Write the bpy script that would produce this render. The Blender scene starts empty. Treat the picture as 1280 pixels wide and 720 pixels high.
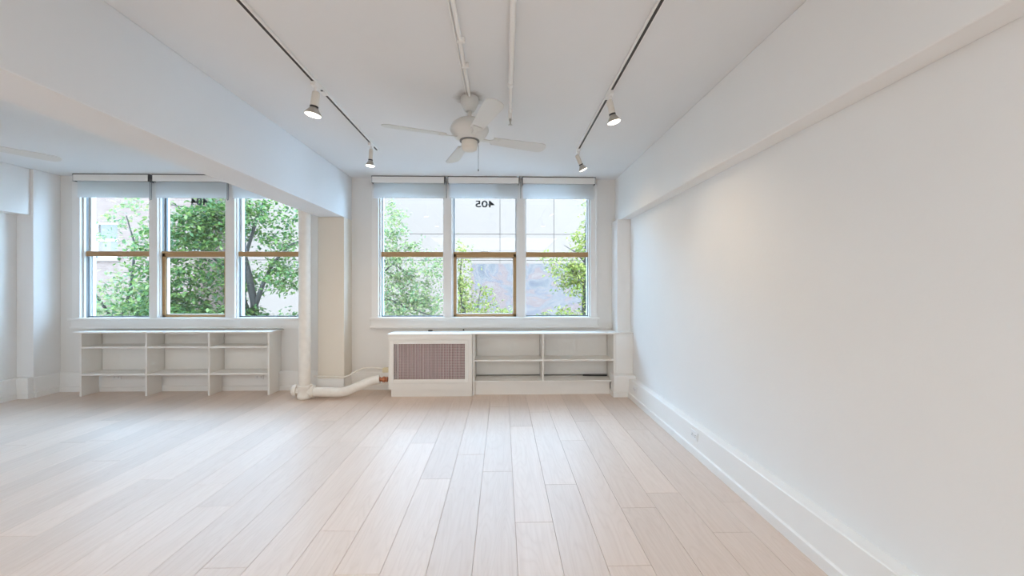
import bpy, bmesh, math, random
from mathutils import Vector, Matrix

sc = bpy.context.scene
C = sc.collection
random.seed(7)

# ------------------------------------------------------------------ camera
cam_d = bpy.data.cameras.new('camera')
cam_d.lens = 13.5
cam_d.sensor_width = 36.0
cam_d.shift_y = -3.0 / 1280.0
cam_d.clip_start = 0.05
cam_d.clip_end = 300
cam = bpy.data.objects.new('camera', cam_d)
C.objects.link(cam)
cam.location = (0, 0, 1.5)
cam.rotation_euler = (math.radians(90), 0, -math.atan(12 / 480))
sc.camera = cam

# ------------------------------------------------------------------ sky and light
w = bpy.data.worlds.new('overcast_sky')
sc.world = w
w.use_nodes = True
bg = w.node_tree.nodes['Background']
bg.inputs[0].default_value = (0.46, 0.70, 1.0, 1)
bg.inputs[1].default_value = 11.0


def area(name, loc, rot, sx, sy, power, col, portal=False):
    d = bpy.data.lights.new(name, 'AREA')
    d.shape = 'RECTANGLE'
    d.size, d.size_y, d.energy, d.color = sx, sy, power, col
    o = bpy.data.objects.new(name, d)
    C.objects.link(o)
    o.location, o.rotation_euler = loc, rot
    if portal:
        d.cycles.is_portal = True
    return o


# unseen area lights added under the rear ceiling to brighten the room
area('rear_fill_light', (-0.25, -2.2, 2.95), (0, 0, 0), 4.0, 4.0, 86, (0.90, 0.97, 1.0))
area('rear_fill_light', (-4.6, -2.2, 2.95), (0, 0, 0), 4.0, 4.0, 86, (0.90, 0.97, 1.0))

vs = sc.view_settings
vs.view_transform = 'Standard'
vs.look = 'None'
vs.gamma = 1.0
vs.use_curve_mapping = False
vs.exposure = 0.4
sc.cycles.max_bounces = 12
sc.cycles.diffuse_bounces = 8
sc.cycles.sample_clamp_indirect = 8.0


# ------------------------------------------------------------------ materials
def new_mat(name):
    m = bpy.data.materials.new(name)
    m.use_nodes = True
    nt = m.node_tree
    return m, nt, nt.nodes['Principled BSDF']


def node(nt, kind, **kw):
    n = nt.nodes.new(kind)
    for k, v in kw.items():
        setattr(n, k, v)
    return n


def paint(name, col, rough=0.55, var=0.03, scale=6.0, bump=0.0, bscale=120.0, metal=0.0, spec=0.5):
    """painted surface: slight tone variation and fine relief"""
    m, nt, b = new_mat(name)
    L = nt.links.new
    tc = node(nt, 'ShaderNodeTexCoord')
    nz = node(nt, 'ShaderNodeTexNoise')
    nz.inputs['Scale'].default_value = scale
    nz.inputs['Detail'].default_value = 4
    L(tc.outputs['Object'], nz.inputs['Vector'])
    r = node(nt, 'ShaderNodeValToRGB')
    r.color_ramp.elements[0].position = 0.3
    r.color_ramp.elements[1].position = 0.7
    r.color_ramp.elements[0].color = tuple(c * (1 - var) for c in col) + (1,)
    r.color_ramp.elements[1].color = tuple(min(1, c * (1 + var)) for c in col) + (1,)
    L(nz.outputs['Fac'], r.inputs['Fac'])
    L(r.outputs['Color'], b.inputs['Base Color'])
    b.inputs['Roughness'].default_value = rough
    b.inputs['Metallic'].default_value = metal
    b.inputs['Specular IOR Level'].default_value = spec
    if bump:
        n2 = node(nt, 'ShaderNodeTexNoise')
        n2.inputs['Scale'].default_value = bscale
        L(tc.outputs['Object'], n2.inputs['Vector'])
        bp = node(nt, 'ShaderNodeBump')
        bp.inputs['Strength'].default_value = bump
        bp.inputs['Distance'].default_value = 0.004
        L(n2.outputs['Fac'], bp.inputs['Height'])
        L(bp.outputs['Normal'], b.inputs['Normal'])
    return m


M_wall = paint('white_wall_paint', (0.815, 0.81, 0.80), 0.6, 0.012, 1.2, 0.12, 40)
M_beam = paint('grey_white_beam_paint', (0.715, 0.72, 0.725), 0.65, 0.012, 1.2, 0.12, 40)
M_column = paint('cream_column_paint', (0.74, 0.685, 0.60), 0.6, 0.012, 1.2, 0.12, 40)
M_back = paint('warm_white_wall_paint', (0.77, 0.755, 0.73), 0.6, 0.012, 1.2, 0.12, 40)
M_ceil = paint('ceiling_paint', (0.735, 0.74, 0.745), 0.75, 0.015, 1.0, 0.15, 25)
def ceiling_smudge(m, cx, cy):
    # old brown grime on the plaster round the fan canopy
    nt = m.node_tree
    L = nt.links.new
    b = nt.nodes['Principled BSDF']
    src = b.inputs['Base Color'].links[0].from_socket
    tc = node(nt, 'ShaderNodeTexCoord')
    sub = node(nt, 'ShaderNodeVectorMath', operation='SUBTRACT')
    sub.inputs[1].default_value = (cx, cy, 3.06)
    L(tc.outputs['Object'], sub.inputs[0])
    ln = node(nt, 'ShaderNodeVectorMath', operation='LENGTH')
    L(sub.outputs[0], ln.inputs[0])
    nz = node(nt, 'ShaderNodeTexNoise')
    nz.inputs['Scale'].default_value = 22
    L(tc.outputs['Object'], nz.inputs['Vector'])
    ad = node(nt, 'ShaderNodeMath', operation='MULTIPLY_ADD')
    ad.inputs[1].default_value = 0.07
    L(nz.outputs['Fac'], ad.inputs[0])
    L(ln.outputs['Value'], ad.inputs[2])
    mr = node(nt, 'ShaderNodeMapRange')
    mr.inputs['From Min'].default_value = 0.085
    mr.inputs['From Max'].default_value = 0.175
    mr.inputs['To Min'].default_value = 0.8
    mr.inputs['To Max'].default_value = 0.0
    L(ad.outputs[0], mr.inputs['Value'])
    mx = node(nt, 'ShaderNodeMixRGB')
    mx.inputs['Color2'].default_value = (0.22, 0.16, 0.11, 1)
    L(mr.outputs[0], mx.inputs['Fac'])
    L(src, mx.inputs['Color1'])
    L(mx.outputs[0], b.inputs['Base Color'])


ceiling_smudge(M_ceil, -0.273, 3.20)
M_trim = paint('white_trim_paint', (0.82, 0.81, 0.79), 0.35, 0.012, 3.0, 0.05, 60)
M_shelf = paint('white_shelf_paint', (0.80, 0.78, 0.745), 0.4, 0.015, 4.0, 0.05, 80)
M_pipe = paint('cream_pipe_paint', (0.80, 0.76, 0.70), 0.45, 0.04, 14.0, 0.25, 50)
M_fan = paint('fan_white_enamel', (0.63, 0.635, 0.62), 0.35, 0.01)
M_fan_cup = paint('fan_cream_plastic', (0.70, 0.67, 0.61), 0.4, 0.01)
M_dark = paint('black_plastic', (0.02, 0.02, 0.022), 0.4, 0.05)
M_slot = paint('dark_track_slot', (0.035, 0.03, 0.028), 0.5, 0.05)
M_grey = paint('grey_weatherstrip', (0.20, 0.21, 0.22), 0.5, 0.05)
M_dgrey = paint('dark_blind_bracket', (0.12, 0.12, 0.13), 0.5, 0.05)
M_alu = paint('lamp_reflector_metal', (0.50, 0.48, 0.44), 0.3, 0.03, metal=0.8)
M_brass = paint('brass_fitting', (0.66, 0.50, 0.24), 0.35, 0.08, 20, metal=0.8)
M_box = paint('brassy_box_paint', (0.70, 0.62, 0.42), 0.45, 0.05)
M_copper = paint('copper_valve', (0.42, 0.16, 0.08), 0.35, 0.15, 25, metal=0.7)
M_rad = paint('radiator_enamel', (0.40, 0.19, 0.20), 0.55, 0.08, 10)
M_lattice = paint('grille_lattice', (0.68, 0.58, 0.57), 0.5, 0.03)
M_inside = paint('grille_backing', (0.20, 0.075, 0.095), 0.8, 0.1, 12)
M_plate = paint('outlet_plastic', (0.80, 0.80, 0.80), 0.3, 0.01)
M_letter = paint('black_vinyl_lettering', (0.008, 0.012, 0.02), 0.5, 0.05)


def wood_mat():
    m, nt, b = new_mat('sash_wood')
    L = nt.links.new
    tc = node(nt, 'ShaderNodeTexCoord')
    mp = node(nt, 'ShaderNodeMapping')
    mp.inputs['Scale'].default_value = (3, 30, 30)
    nz = node(nt, 'ShaderNodeTexNoise')
    nz.inputs['Scale'].default_value = 3
    nz.inputs['Detail'].default_value = 5
    L(tc.outputs['Object'], mp.inputs['Vector'])
    L(mp.outputs['Vector'], nz.inputs['Vector'])
    r = node(nt, 'ShaderNodeValToRGB')
    r.color_ramp.elements[0].color = (0.34, 0.20, 0.085, 1)
    r.color_ramp.elements[1].color = (0.50, 0.32, 0.145, 1)
    L(nz.outputs['Fac'], r.inputs['Fac'])
    L(r.outputs['Color'], b.inputs['Base Color'])
    b.inputs['Roughness'].default_value = 0.4
    return m


M_wood = wood_mat()


def plank_mat():
    m, nt, b = new_mat('pale_oak_plank')
    L = nt.links.new
    tc = node(nt, 'ShaderNodeTexCoord')
    oi = node(nt, 'ShaderNodeObjectInfo')
    off = node(nt, 'ShaderNodeVectorMath', operation='MULTIPLY')
    cb = node(nt, 'ShaderNodeCombineXYZ')
    for i in range(3):
        L(oi.outputs['Random'], cb.inputs[i])
    off.inputs[1].default_value = (37, 71, 13)
    L(cb.outputs[0], off.inputs[0])
    add = node(nt, 'ShaderNodeVectorMath', operation='ADD')
    L(tc.outputs['Object'], add.inputs[0])
    L(off.outputs[0], add.inputs[1])
    # long soft grain
    mp = node(nt, 'ShaderNodeMapping')
    mp.inputs['Scale'].default_value = (22, 1.1, 1)
    L(add.outputs[0], mp.inputs['Vector'])
    nz = node(nt, 'ShaderNodeTexNoise')
    nz.inputs['Scale'].default_value = 2.0
    nz.inputs['Detail'].default_value = 6
    nz.inputs['Roughness'].default_value = 0.6
    L(mp.outputs[0], nz.inputs['Vector'])
    # cathedral figure
    mp2 = node(nt, 'ShaderNodeMapping')
    mp2.inputs['Scale'].default_value = (5.0, 0.55, 1)
    L(add.outputs[0], mp2.inputs['Vector'])
    n2 = node(nt, 'ShaderNodeTexNoise')
    n2.inputs['Scale'].default_value = 1.6
    n2.inputs['Detail'].default_value = 1.0
    L(mp2.outputs[0], n2.inputs['Vector'])
    mul = node(nt, 'ShaderNodeMath', operation='MULTIPLY')
    mul.inputs[1].default_value = 16.0
    L(n2.outputs['Fac'], mul.inputs[0])
    fr = node(nt, 'ShaderNodeMath', operation='PINGPONG')
    fr.inputs[1].default_value = 0.5
    L(mul.outputs[0], fr.inputs[0])
    pw = node(nt, 'ShaderNodeMath', operation='POWER')
    pw.inputs[1].default_value = 3.0
    dbl = node(nt, 'ShaderNodeMath', operation='MULTIPLY')
    dbl.inputs[1].default_value = 2.0
    L(fr.outputs[0], dbl.inputs[0])
    L(dbl.outputs[0], pw.inputs[0])
    r = node(nt, 'ShaderNodeValToRGB')
    r.color_ramp.elements[0].position = 0.28
    r.color_ramp.elements[1].position = 0.72
    r.color_ramp.elements[0].color = (0.645, 0.505, 0.415, 1)
    r.color_ramp.elements[1].color = (0.70, 0.565, 0.475, 1)
    L(nz.outputs['Fac'], r.inputs['Fac'])
    mx = node(nt, 'ShaderNodeMixRGB', blend_type='MULTIPLY')
    mx.inputs['Color2'].default_value = (0.82, 0.77, 0.72, 1)
    f2 = node(nt, 'ShaderNodeMath', operation='MULTIPLY')
    f2.inputs[1].default_value = 0.28
    L(pw.outputs[0], f2.inputs[0])
    L(f2.outputs[0], mx.inputs['Fac'])
    L(r.outputs['Color'], mx.inputs['Color1'])
    hs = node(nt, 'ShaderNodeHueSaturation')
    mr = node(nt, 'ShaderNodeMapRange')
    mr.inputs['To Min'].default_value = 0.93
    mr.inputs['To Max'].default_value = 1.07
    L(oi.outputs['Random'], mr.inputs['Value'])
    L(mr.outputs[0], hs.inputs['Value'])
    L(mx.outputs[0], hs.inputs['Color'])
    L(hs.outputs[0], b.inputs['Base Color'])
    b.inputs['Roughness'].default_value = 0.45
    b.inputs['Specular IOR Level'].default_value = 0.5
    b.inputs['Coat Weight'].default_value = 0.65
    b.inputs['Coat Roughness'].default_value = 0.42
    bp = node(nt, 'ShaderNodeBump')
    bp.inputs['Strength'].default_value = 0.12
    bp.inputs['Distance'].default_value = 0.002
    L(nz.outputs['Fac'], bp.inputs['Height'])
    L(bp.outputs[0], b.inputs['Normal'])
    return m


M_plank = plank_mat()
M_subfloor = paint('floor_joint', (0.64, 0.51, 0.40), 0.8, 0.05)


def glass_mat():
    m = bpy.data.materials.new('window_glass')
    m.use_nodes = True
    nt = m.node_tree
    nt.nodes.clear()
    out = node(nt, 'ShaderNodeOutputMaterial')
    t = node(nt, 'ShaderNodeBsdfTransparent')
    t.inputs[0].default_value = (0.97, 0.99, 0.98, 1)
    g = node(nt, 'ShaderNodeBsdfGlossy')
    g.inputs['Roughness'].default_value = 0.02
    f = node(nt, 'ShaderNodeFresnel')
    geo = node(nt, 'ShaderNodeNewGeometry')
    ior = node(nt, 'ShaderNodeMapRange')          # same reflectance on the way in and on the way out of the thin pane
    ior.inputs['To Min'].default_value = 1.45
    ior.inputs['To Max'].default_value = 1 / 1.45
    nt.links.new(geo.outputs['Backfacing'], ior.inputs['Value'])
    nt.links.new(ior.outputs[0], f.inputs[0])
    mx = node(nt, 'ShaderNodeMixShader')
    nt.links.new(f.outputs[0], mx.inputs[0])
    nt.links.new(t.outputs[0], mx.inputs[1])
    nt.links.new(g.outputs[0], mx.inputs[2])
    nt.links.new(mx.outputs[0], out.inputs[0])
    return m


M_glass = glass_mat()


def fabric_mat():
    m, nt, b = new_mat('roller_blind_fabric')
    L = nt.links.new
    tc = node(nt, 'ShaderNodeTexCoord')
    wv = node(nt, 'ShaderNodeTexNoise')
    wv.inputs['Scale'].default_value = 400
    L(tc.outputs['Object'], wv.inputs['Vector'])
    bp = node(nt, 'ShaderNodeBump')
    bp.inputs['Strength'].default_value = 0.1
    bp.inputs['Distance'].default_value = 0.001
    L(wv.outputs['Fac'], bp.inputs['Height'])
    b.inputs['Base Color'].default_value = (0.80, 0.80, 0.80, 1)
    b.inputs['Roughness'].default_value = 0.8
    L(bp.outputs[0], b.inputs['Normal'])
    tr = node(nt, 'ShaderNodeBsdfTranslucent')
    tr.inputs[0].default_value = (0.8, 0.8, 0.8, 1)
    mx = node(nt, 'ShaderNodeMixShader')
    mx.inputs[0].default_value = 0.7
    L(b.outputs[0], mx.inputs[1])
    L(tr.outputs[0], mx.inputs[2])
    L(mx.outputs[0], nt.nodes['Material Output'].inputs[0])
    return m


M_fabric = fabric_mat()


def emit_mat(name, col, s):
    m, nt, b = new_mat(name)
    b.inputs['Base Color'].default_value = (0.8, 0.8, 0.78, 1)
    b.inputs['Emission Color'].default_value = col + (1,)
    b.inputs['Emission Strength'].default_value = s
    return m


M_bulb = emit_mat('lit_bulb_face', (1.0, 0.93, 0.80), 6.0)


def leaf_mat(name, cols):
    m, nt, b = new_mat(name)
    L = nt.links.new
    g = node(nt, 'ShaderNodeNewGeometry')
    r = node(nt, 'ShaderNodeValToRGB')
    els = r.color_ramp.elements
    while len(els) < len(cols):
        els.new(0.5)
    for i, c in enumerate(cols):
        els[i].position = i / (len(cols) - 1)
        els[i].color = c + (1,)
    L(g.outputs['Random Per Island'], r.inputs['Fac'])
    L(r.outputs['Color'], b.inputs['Base Color'])
    b.inputs['Roughness'].default_value = 0.5
    b.inputs['Specular IOR Level'].default_value = 0.4
    tr = node(nt, 'ShaderNodeBsdfTranslucent')
    L(r.outputs['Color'], tr.inputs[0])
    mx = node(nt, 'ShaderNodeMixShader')
    mx.inputs[0].default_value = 0.4
    L(b.outputs[0], mx.inputs[1])
    L(tr.outputs[0], mx.inputs[2])
    L(mx.outputs[0], nt.nodes['Material Output'].inputs[0])
    return m


M_leaf_mid = leaf_mat('green_leaf', [(0.022, 0.055, 0.013), (0.054, 0.110, 0.023), (0.098, 0.157, 0.032), (0.185, 0.221, 0.051)])
M_leaf_pale = leaf_mat('pale_leaf', [(0.063, 0.117, 0.044), (0.142, 0.190, 0.071), (0.218, 0.245, 0.088), (0.334, 0.307, 0.118)])
M_leaf_gold = leaf_mat('yellow_green_leaf', [(0.077, 0.109, 0.017), (0.155, 0.181, 0.026), (0.232, 0.226, 0.038), (0.321, 0.281, 0.071)])
M_bark = paint('tree_bark', (0.026, 0.018, 0.012), 0.9, 0.3, 12, 0.6, 30)
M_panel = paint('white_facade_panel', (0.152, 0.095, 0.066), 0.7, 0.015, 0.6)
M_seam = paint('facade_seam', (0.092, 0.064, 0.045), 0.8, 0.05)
M_street = paint('asphalt', (0.16, 0.16, 0.165), 0.9, 0.2, 3)
M_pave = paint('pavement_concrete', (0.42, 0.41, 0.39), 0.9, 0.1, 3)


def brick_mat():
    m, nt, b = new_mat('pale_brick')
    L = nt.links.new
    tc = node(nt, 'ShaderNodeTexCoord')
    mp = node(nt, 'ShaderNodeMapping')
    mp.inputs['Rotation'].default_value = (math.radians(90), 0, 0)
    L(tc.outputs['Object'], mp.inputs['Vector'])
    br = node(nt, 'ShaderNodeTexBrick')
    br.inputs['Color1'].default_value = (0.116, 0.063, 0.044, 1)
    br.inputs['Color2'].default_value = (0.152, 0.088, 0.064, 1)
    br.inputs['Mortar'].default_value = (0.158, 0.096, 0.070, 1)
    br.inputs['Scale'].default_value = 1.0
    br.inputs['Mortar Size'].default_value = 0.012
    br.inputs['Brick Width'].default_value = 0.22
    br.inputs['Row Height'].default_value = 0.075
    L(mp.outputs[0], br.inputs['Vector'])
    L(br.outputs['Color'], b.inputs['Base Color'])
    bp = node(nt, 'ShaderNodeBump')
    bp.inputs['Strength'].default_value = 0.3
    bp.inputs['Distance'].default_value = 0.01
    L(br.outputs['Fac'], bp.inputs['Height'])
    L(bp.outputs[0], b.inputs['Normal'])
    b.inputs['Roughness'].default_value = 0.9
    return m


M_brick = brick_mat()


def mural_mat():
    m, nt, b = new_mat('pastel_mural_paint')
    L = nt.links.new
    tc = node(nt, 'ShaderNodeTexCoord')
    mp = node(nt, 'ShaderNodeMapping')
    mp.inputs['Scale'].default_value = (0.55, 1, 0.8)
    L(tc.outputs['Object'], mp.inputs['Vector'])
    nz = node(nt, 'ShaderNodeTexNoise')
    nz.inputs['Scale'].default_value = 1.1
    nz.inputs['Detail'].default_value = 3
    nz.inputs['Distortion'].default_value = 2.6
    L(mp.outputs[0], nz.inputs['Vector'])
    r = node(nt, 'ShaderNodeValToRGB')
    r.color_ramp.interpolation = 'LINEAR'
    els = r.color_ramp.elements
    cs = [(0.30, (0.063, 0.047, 0.046)), (0.40, (0.083, 0.064, 0.055)), (0.45, (0.122, 0.082, 0.066)), (0.50, (0.067, 0.053, 0.053)), (0.54, (0.127, 0.073, 0.055)), (0.60, (0.104, 0.056, 0.044)), (0.66, (0.132, 0.085, 0.066)), (0.74, (0.074, 0.061, 0.048))]
    while len(els) < len(cs):
        els.new(0.5)
    for e, (p, c) in zip(els, cs):
        e.position = p
        e.color = c + (1,)
    L(nz.outputs['Fac'], r.inputs['Fac'])
    L(r.outputs['Color'], b.inputs['Base Color'])
    b.inputs['Roughness'].default_value = 0.8
    return m


M_mural = mural_mat()


# ------------------------------------------------------------------ mesh builder
class MB:
    def __init__(self):
        self.v, self.f, self.smooth = [], [], []

    def _add(self, vs, fs, smooth=False):
        n = len(self.v)
        self.v += [tuple(x) for x in vs]
        self.f += [tuple(i + n for i in f) for f in fs]
        self.smooth += [smooth] * len(fs)
        return self

    def box(self, x0, x1, y0, y1, z0, z1):
        v = [(x, y, z) for z in (z0, z1) for y in (y0, y1) for x in (x0, x1)]
        return self._add(v, [(0, 2, 3, 1), (4, 5, 7, 6), (0, 1, 5, 4), (2, 6, 7, 3), (0, 4, 6, 2), (1, 3, 7, 5)])

    def prism(self, prof, axis, a, b):
        """extrude a closed 2D outline along an axis ('x','y','z')"""
        n = len(prof)
        def pt(p, t):
            return {'x': (t, p[0], p[1]), 'y': (p[0], t, p[1]), 'z': (p[0], p[1], t)}[axis]
        v = [pt(p, a) for p in prof] + [pt(p, b) for p in prof]
        fs = [tuple(range(n)), tuple(range(2 * n - 1, n - 1, -1))]
        fs += [(i, i + n, (i + 1) % n + n, (i + 1) % n) for i in range(n)]
        return self._add(v, fs)

    def tube(self, pts, r, n=16, cap=True):
        pts = [Vector(p) for p in pts]
        rs = r if isinstance(r, (list, tuple)) else [r] * len(pts)
        up = None
        v, fs = [], []
        for i, p in enumerate(pts):
            if i == 0: t = pts[1] - p
            elif i == len(pts) - 1: t = p - pts[i - 1]
            else: t = (pts[i + 1] - p).normalized() + (p - pts[i - 1]).normalized()
            t.normalize()
            if up is None:
                up = Vector((0, 0, 1)) if abs(t.z) < 0.9 else Vector((1, 0, 0))
            s = t.cross(up).normalized()
            up = s.cross(t).normalized()
            for k in range(n):
                a = 2 * math.pi * k / n
                v.append(p + (s * math.cos(a) + up * math.sin(a)) * rs[i])
        for i in range(len(pts) - 1):
            for k in range(n):
                k2 = (k + 1) % n
                fs.append((i * n + k, i * n + k2, (i + 1) * n + k2, (i + 1) * n + k))
        self._add(v, fs, True)
        if cap:
            m = len(pts)
            self._add(v[:n], [tuple(range(n - 1, -1, -1))])
            self._add(v[(m - 1) * n:], [tuple(range(n))])
        return self

    def lathe(self, prof, origin=(0, 0, 0), axis=(0, 0, 1), n=32):
        """prof: (radius, height along axis) pairs"""
        ax = Vector(axis).normalized()
        s = ax.orthogonal().normalized()
        u = ax.cross(s)
        o = Vector(origin)
        v, fs = [], []
        for (r, h) in prof:
            for k in range(n):
                a = 2 * math.pi * k / n
                v.append(o + ax * h + (s * math.cos(a) + u * math.sin(a)) * max(r, 1e-4))
        m = len(prof)
        for i in range(m - 1):
            for k in range(n):
                k2 = (k + 1) % n
                fs.append((i * n + k, i * n + k2, (i + 1) * n + k2, (i + 1) * n + k))
        fs.append(tuple(range(n - 1, -1, -1)))
        fs.append(tuple((m - 1) * n + k for k in range(n)))
        return self._add(v, fs, True)

    def build(self, name, mat, parent=None, bevel=0.0, seg=2):
        me = bpy.data.meshes.new(name)
        me.from_pydata(self.v, [], self.f)
        me.polygons.foreach_set('use_smooth', self.smooth)
        bm = bmesh.new()
        bm.from_mesh(me)
        bmesh.ops.recalc_face_normals(bm, faces=bm.faces)
        bm.to_mesh(me)
        bm.free()
        me.materials.append(mat)
        o = bpy.data.objects.new(name, me)
        C.objects.link(o)
        if parent:
            o.parent = parent
            o.matrix_parent_inverse = Matrix.Translation(-parent.location) if parent.type == 'EMPTY' else Matrix()
        if bevel:
            b = o.modifiers.new('edge', 'BEVEL')
            b.width, b.segments, b.limit_method = bevel, seg, 'ANGLE'
            b.angle_limit = math.radians(50)
        if any(self.smooth):
            es = o.modifiers.new('split', 'EDGE_SPLIT')
            es.split_angle = math.radians(42)
        return o


def tag(o, label=None, cat=None, group=None, kind=None):
    for k, v in (('label', label), ('category', cat), ('group', group), ('kind', kind)):
        if v:
            o[k] = v
    return o


def thing(name, label, cat, loc=(0, 0, 0), group=None):
    o = bpy.data.objects.new(name, None)
    o.empty_display_size = 0.1
    C.objects.link(o)
    o.location = loc
    return tag(o, label, cat, group)


def struct(o, label=None):
    return tag(o, label, kind='structure')


def box(name, mat, parent, *b, bevel=0.0):
    return MB().box(*b).build(name, mat, parent, bevel)


# ================================================================== ROOM SHELL
XL, XR = -6.50, 1.80          # side walls
YB, YF = 5.62, -5.0           # window wall, wall behind the photographer
ZC = 3.06                     # ceiling
WOUT = 5.80                   # outer face of the window wall

ceil = struct(MB().box(XL - 0.3, XR + 0.3, YF - 0.3, WOUT, ZC, ZC + 0.3).build('ceiling', M_ceil), 'white painted plaster ceiling over the whole room')
struct(MB().box(XL - 0.3, XL, YF, WOUT, 0, ZC).build('wall_left', M_wall), 'white left wall')
struct(MB().box(XR, XR + 0.3, YF, WOUT, 0, ZC).build('wall_right', M_wall), 'long bare white right wall')
struct(MB().box(XL - 0.3, XR + 0.3, YF - 0.3, YF, 0, ZC).build('wall_front', M_wall), 'white wall behind the camera')

W1 = (-5.99, -2.87)           # left window opening in x
W2 = (-1.79, 1.29)            # right window opening
ZS, ZH = 1.02, 2.97           # sill and head
mb = MB()
for x0, x1 in ((XL, W1[0]), (W1[1], W2[0]), (W2[1], XR)):
    mb.box(x0, x1, YB, WOUT, 0, ZC)
for a, b in (W1, W2):
    mb.box(a, b, YB, WOUT, 0, ZS)
    mb.box(a, b, YB, WOUT, ZH, ZC)
struct(mb.build('wall_back', M_back), 'white window wall with two wide openings')

# beam, column, soffits and pilasters
struct(MB().box(-2.54, -2.18, YF, YB, 2.445, ZC).build('ceiling_beam', M_beam, None, 0.006), 'deep white ceiling beam running to the column between the windows')
struct(MB().box(-2.54, -2.18, 5.35, YB, 0, 2.445).build('column', M_column, None, 0.006), 'square white column between the two windows')
struct(MB().box(1.66, XR, YF, YB, 2.43, ZC).build('ceiling_beam', M_wall, None, 0.006), 'white boxed soffit along the top of the right wall')
struct(MB().box(1.61, XR, 5.35, YB, 0, 2.43).build('pilaster', M_wall, None, 0.005), 'white pilaster in the right corner beside the window')
struct(MB().box(XL, -6.32, YF, 5.3, 2.445, ZC).build('ceiling_beam', M_wall, None, 0.006), 'white boxed soffit along the top of the left wall')
struct(MB().box(XL, -6.28, 5.30, YB, 0, ZC).build('pilaster', M_wall, None, 0.006), 'white pilaster in the far left corner')


def base_prof(d, h):
    """skirting section: (distance from wall, height), low moulding and tall board with a sloped top ledge"""
    return [(0, 0), (d, 0), (d, 0.066), (d - 0.014, 0.074), (d - 0.03, h - 0.006), (d - 0.036, h), (0, h)]


def baseboard(name, runs, label):
    mb = MB()
    for (side, w_, a, b, d, h) in runs:
        pr = base_prof(d, h)
        if side == 'right':
            mb.prism([(w_ - p, z) for p, z in pr], 'y', a, b)
        elif side == 'left':
            mb.prism([(w_ + p, z) for p, z in pr], 'y', a, b)
        else:
            mb.prism([(w_ - p, z) for p, z in pr], 'x', a, b)
    return struct(mb.build(name, M_trim), label)


baseboard('baseboard_right', [('right', XR, YF, 5.35, 0.115, 0.245)], 'tall white skirting with a top ledge along the right wall')
baseboard('baseboard_back', [('back', YB, -6.28, -2.54, 0.05, 0.27), ('back', YB, -2.18, -1.50, 0.05, 0.25),
                             ('back', 5.35, -2.54, -2.18, 0.04, 0.22),
                             ('left', -2.18, 5.35, YB, 0.03, 0.22)], 'white skirting along the window wall')
baseboard('baseboard_left', [('left', -6.28, 5.30, YB, 0.04, 0.27), ('left', XL, YF, 5.24, 0.10, 0.27)], 'white skirting on the left wall and pilaster')
mb = MB().box(XL, -6.275, 5.235, 5.30, 0, 0.275).box(XL, -6.26, 5.225, 5.30, 0, 0.07)
struct(mb.build('trim_1', M_trim, None, 0.004), 'white plinth block at the foot of the left pilaster')
mb = MB().prism([(1.50, 5.13), (1.70, 5.13), (1.80, 5.13), (1.80, 5.35), (1.50, 5.35)], 'z', 0.07, 0.285)
mb.box(1.485, 1.70, 5.11, 5.35, 0, 0.07)
struct(mb.build('trim_2', M_trim, None, 0.004), 'white plinth block at the foot of the right pilaster')
struct(MB().box(1.561, XR, 5.247, 5.35, 0.285, 0.845).build('trim_3', M_trim, None, 0.004), 'white panel under the shelf end on the right pilaster')

# ---------------------------------------------------------------- floor and its planks
PW, PL, PX0 = 0.2395, 1.66, -0.159
fl = MB()
fl.box(XL - 0.3, XR + 0.3, YF - 0.3, 0.6, -0.2, 0.0)
fl.box(XL - 0.3, XR + 0.3, 0.6, WOUT, -0.2, -0.0125)
floor = struct(fl.build('floor', M_subfloor), 'pale oak plank floor')
# the boards behind the photographer stay one surface
floor.data.materials.append(M_plank)
for p in floor.data.polygons:
    if p.center.y < 0.55 and p.normal.z > 0.5:
        p.material_index = 1

plank_cache = {}


def plank_mesh(wd, ln):
    key = (round(wd, 4), round(ln, 3))
    if key in plank_cache:
        return plank_cache[key]
    g, c, t = 0.0007, 0.0012, 0.0125
    x, y = wd / 2 - g, ln / 2 - g
    v = []
    for (dx, z) in ((0, -t), (0, -c), (c, 0)):
        v += [(-x + dx, -y + dx, z), (x - dx, -y + dx, z), (x - dx, y - dx, z), (-x + dx, y - dx, z)]
    f = [(3, 2, 1, 0), (8, 9, 10, 11)]
    for a in (0, 4):
        f += [(a + i, a + (i + 1) % 4, a + 4 + (i + 1) % 4, a + 4 + i) for i in range(4)]
    me = bpy.data.meshes.new('plank')
    me.from_pydata(v, [], f)
    me.materials.append(M_plank)
    plank_cache[key] = me
    return me


joints = {1: 2.43, 3: 2.04, 0: 3.10, 2: 2.886, 4: 2.571, 6: 2.30, -3: 2.014, -4: 2.376, -1: 3.42, -2: 2.994, -5: 3.61, 5: 2.75, 7: 2.62}
for k in range(-27, 9):
    x0, x1 = max(PX0 + k * PW, XL), min(PX0 + (k + 1) * PW, XR)
    if x1 - x0 < 0.02:
        continue
    j = joints.get(k, 2.0 + random.random() * PL)
    while j > 0.6:
        j -= PL
    while j < YB:
        y0, y1 = max(j, 0.6), min(j + PL, YB)
        if y1 - y0 > 0.03:
            o = bpy.data.objects.new('plank', plank_mesh(x1 - x0, y1 - y0))
            C.objects.link(o)
            o.parent = floor
            o.location = ((x0 + x1) / 2, (y0 + y1) / 2, 0)
        j += PL


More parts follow.
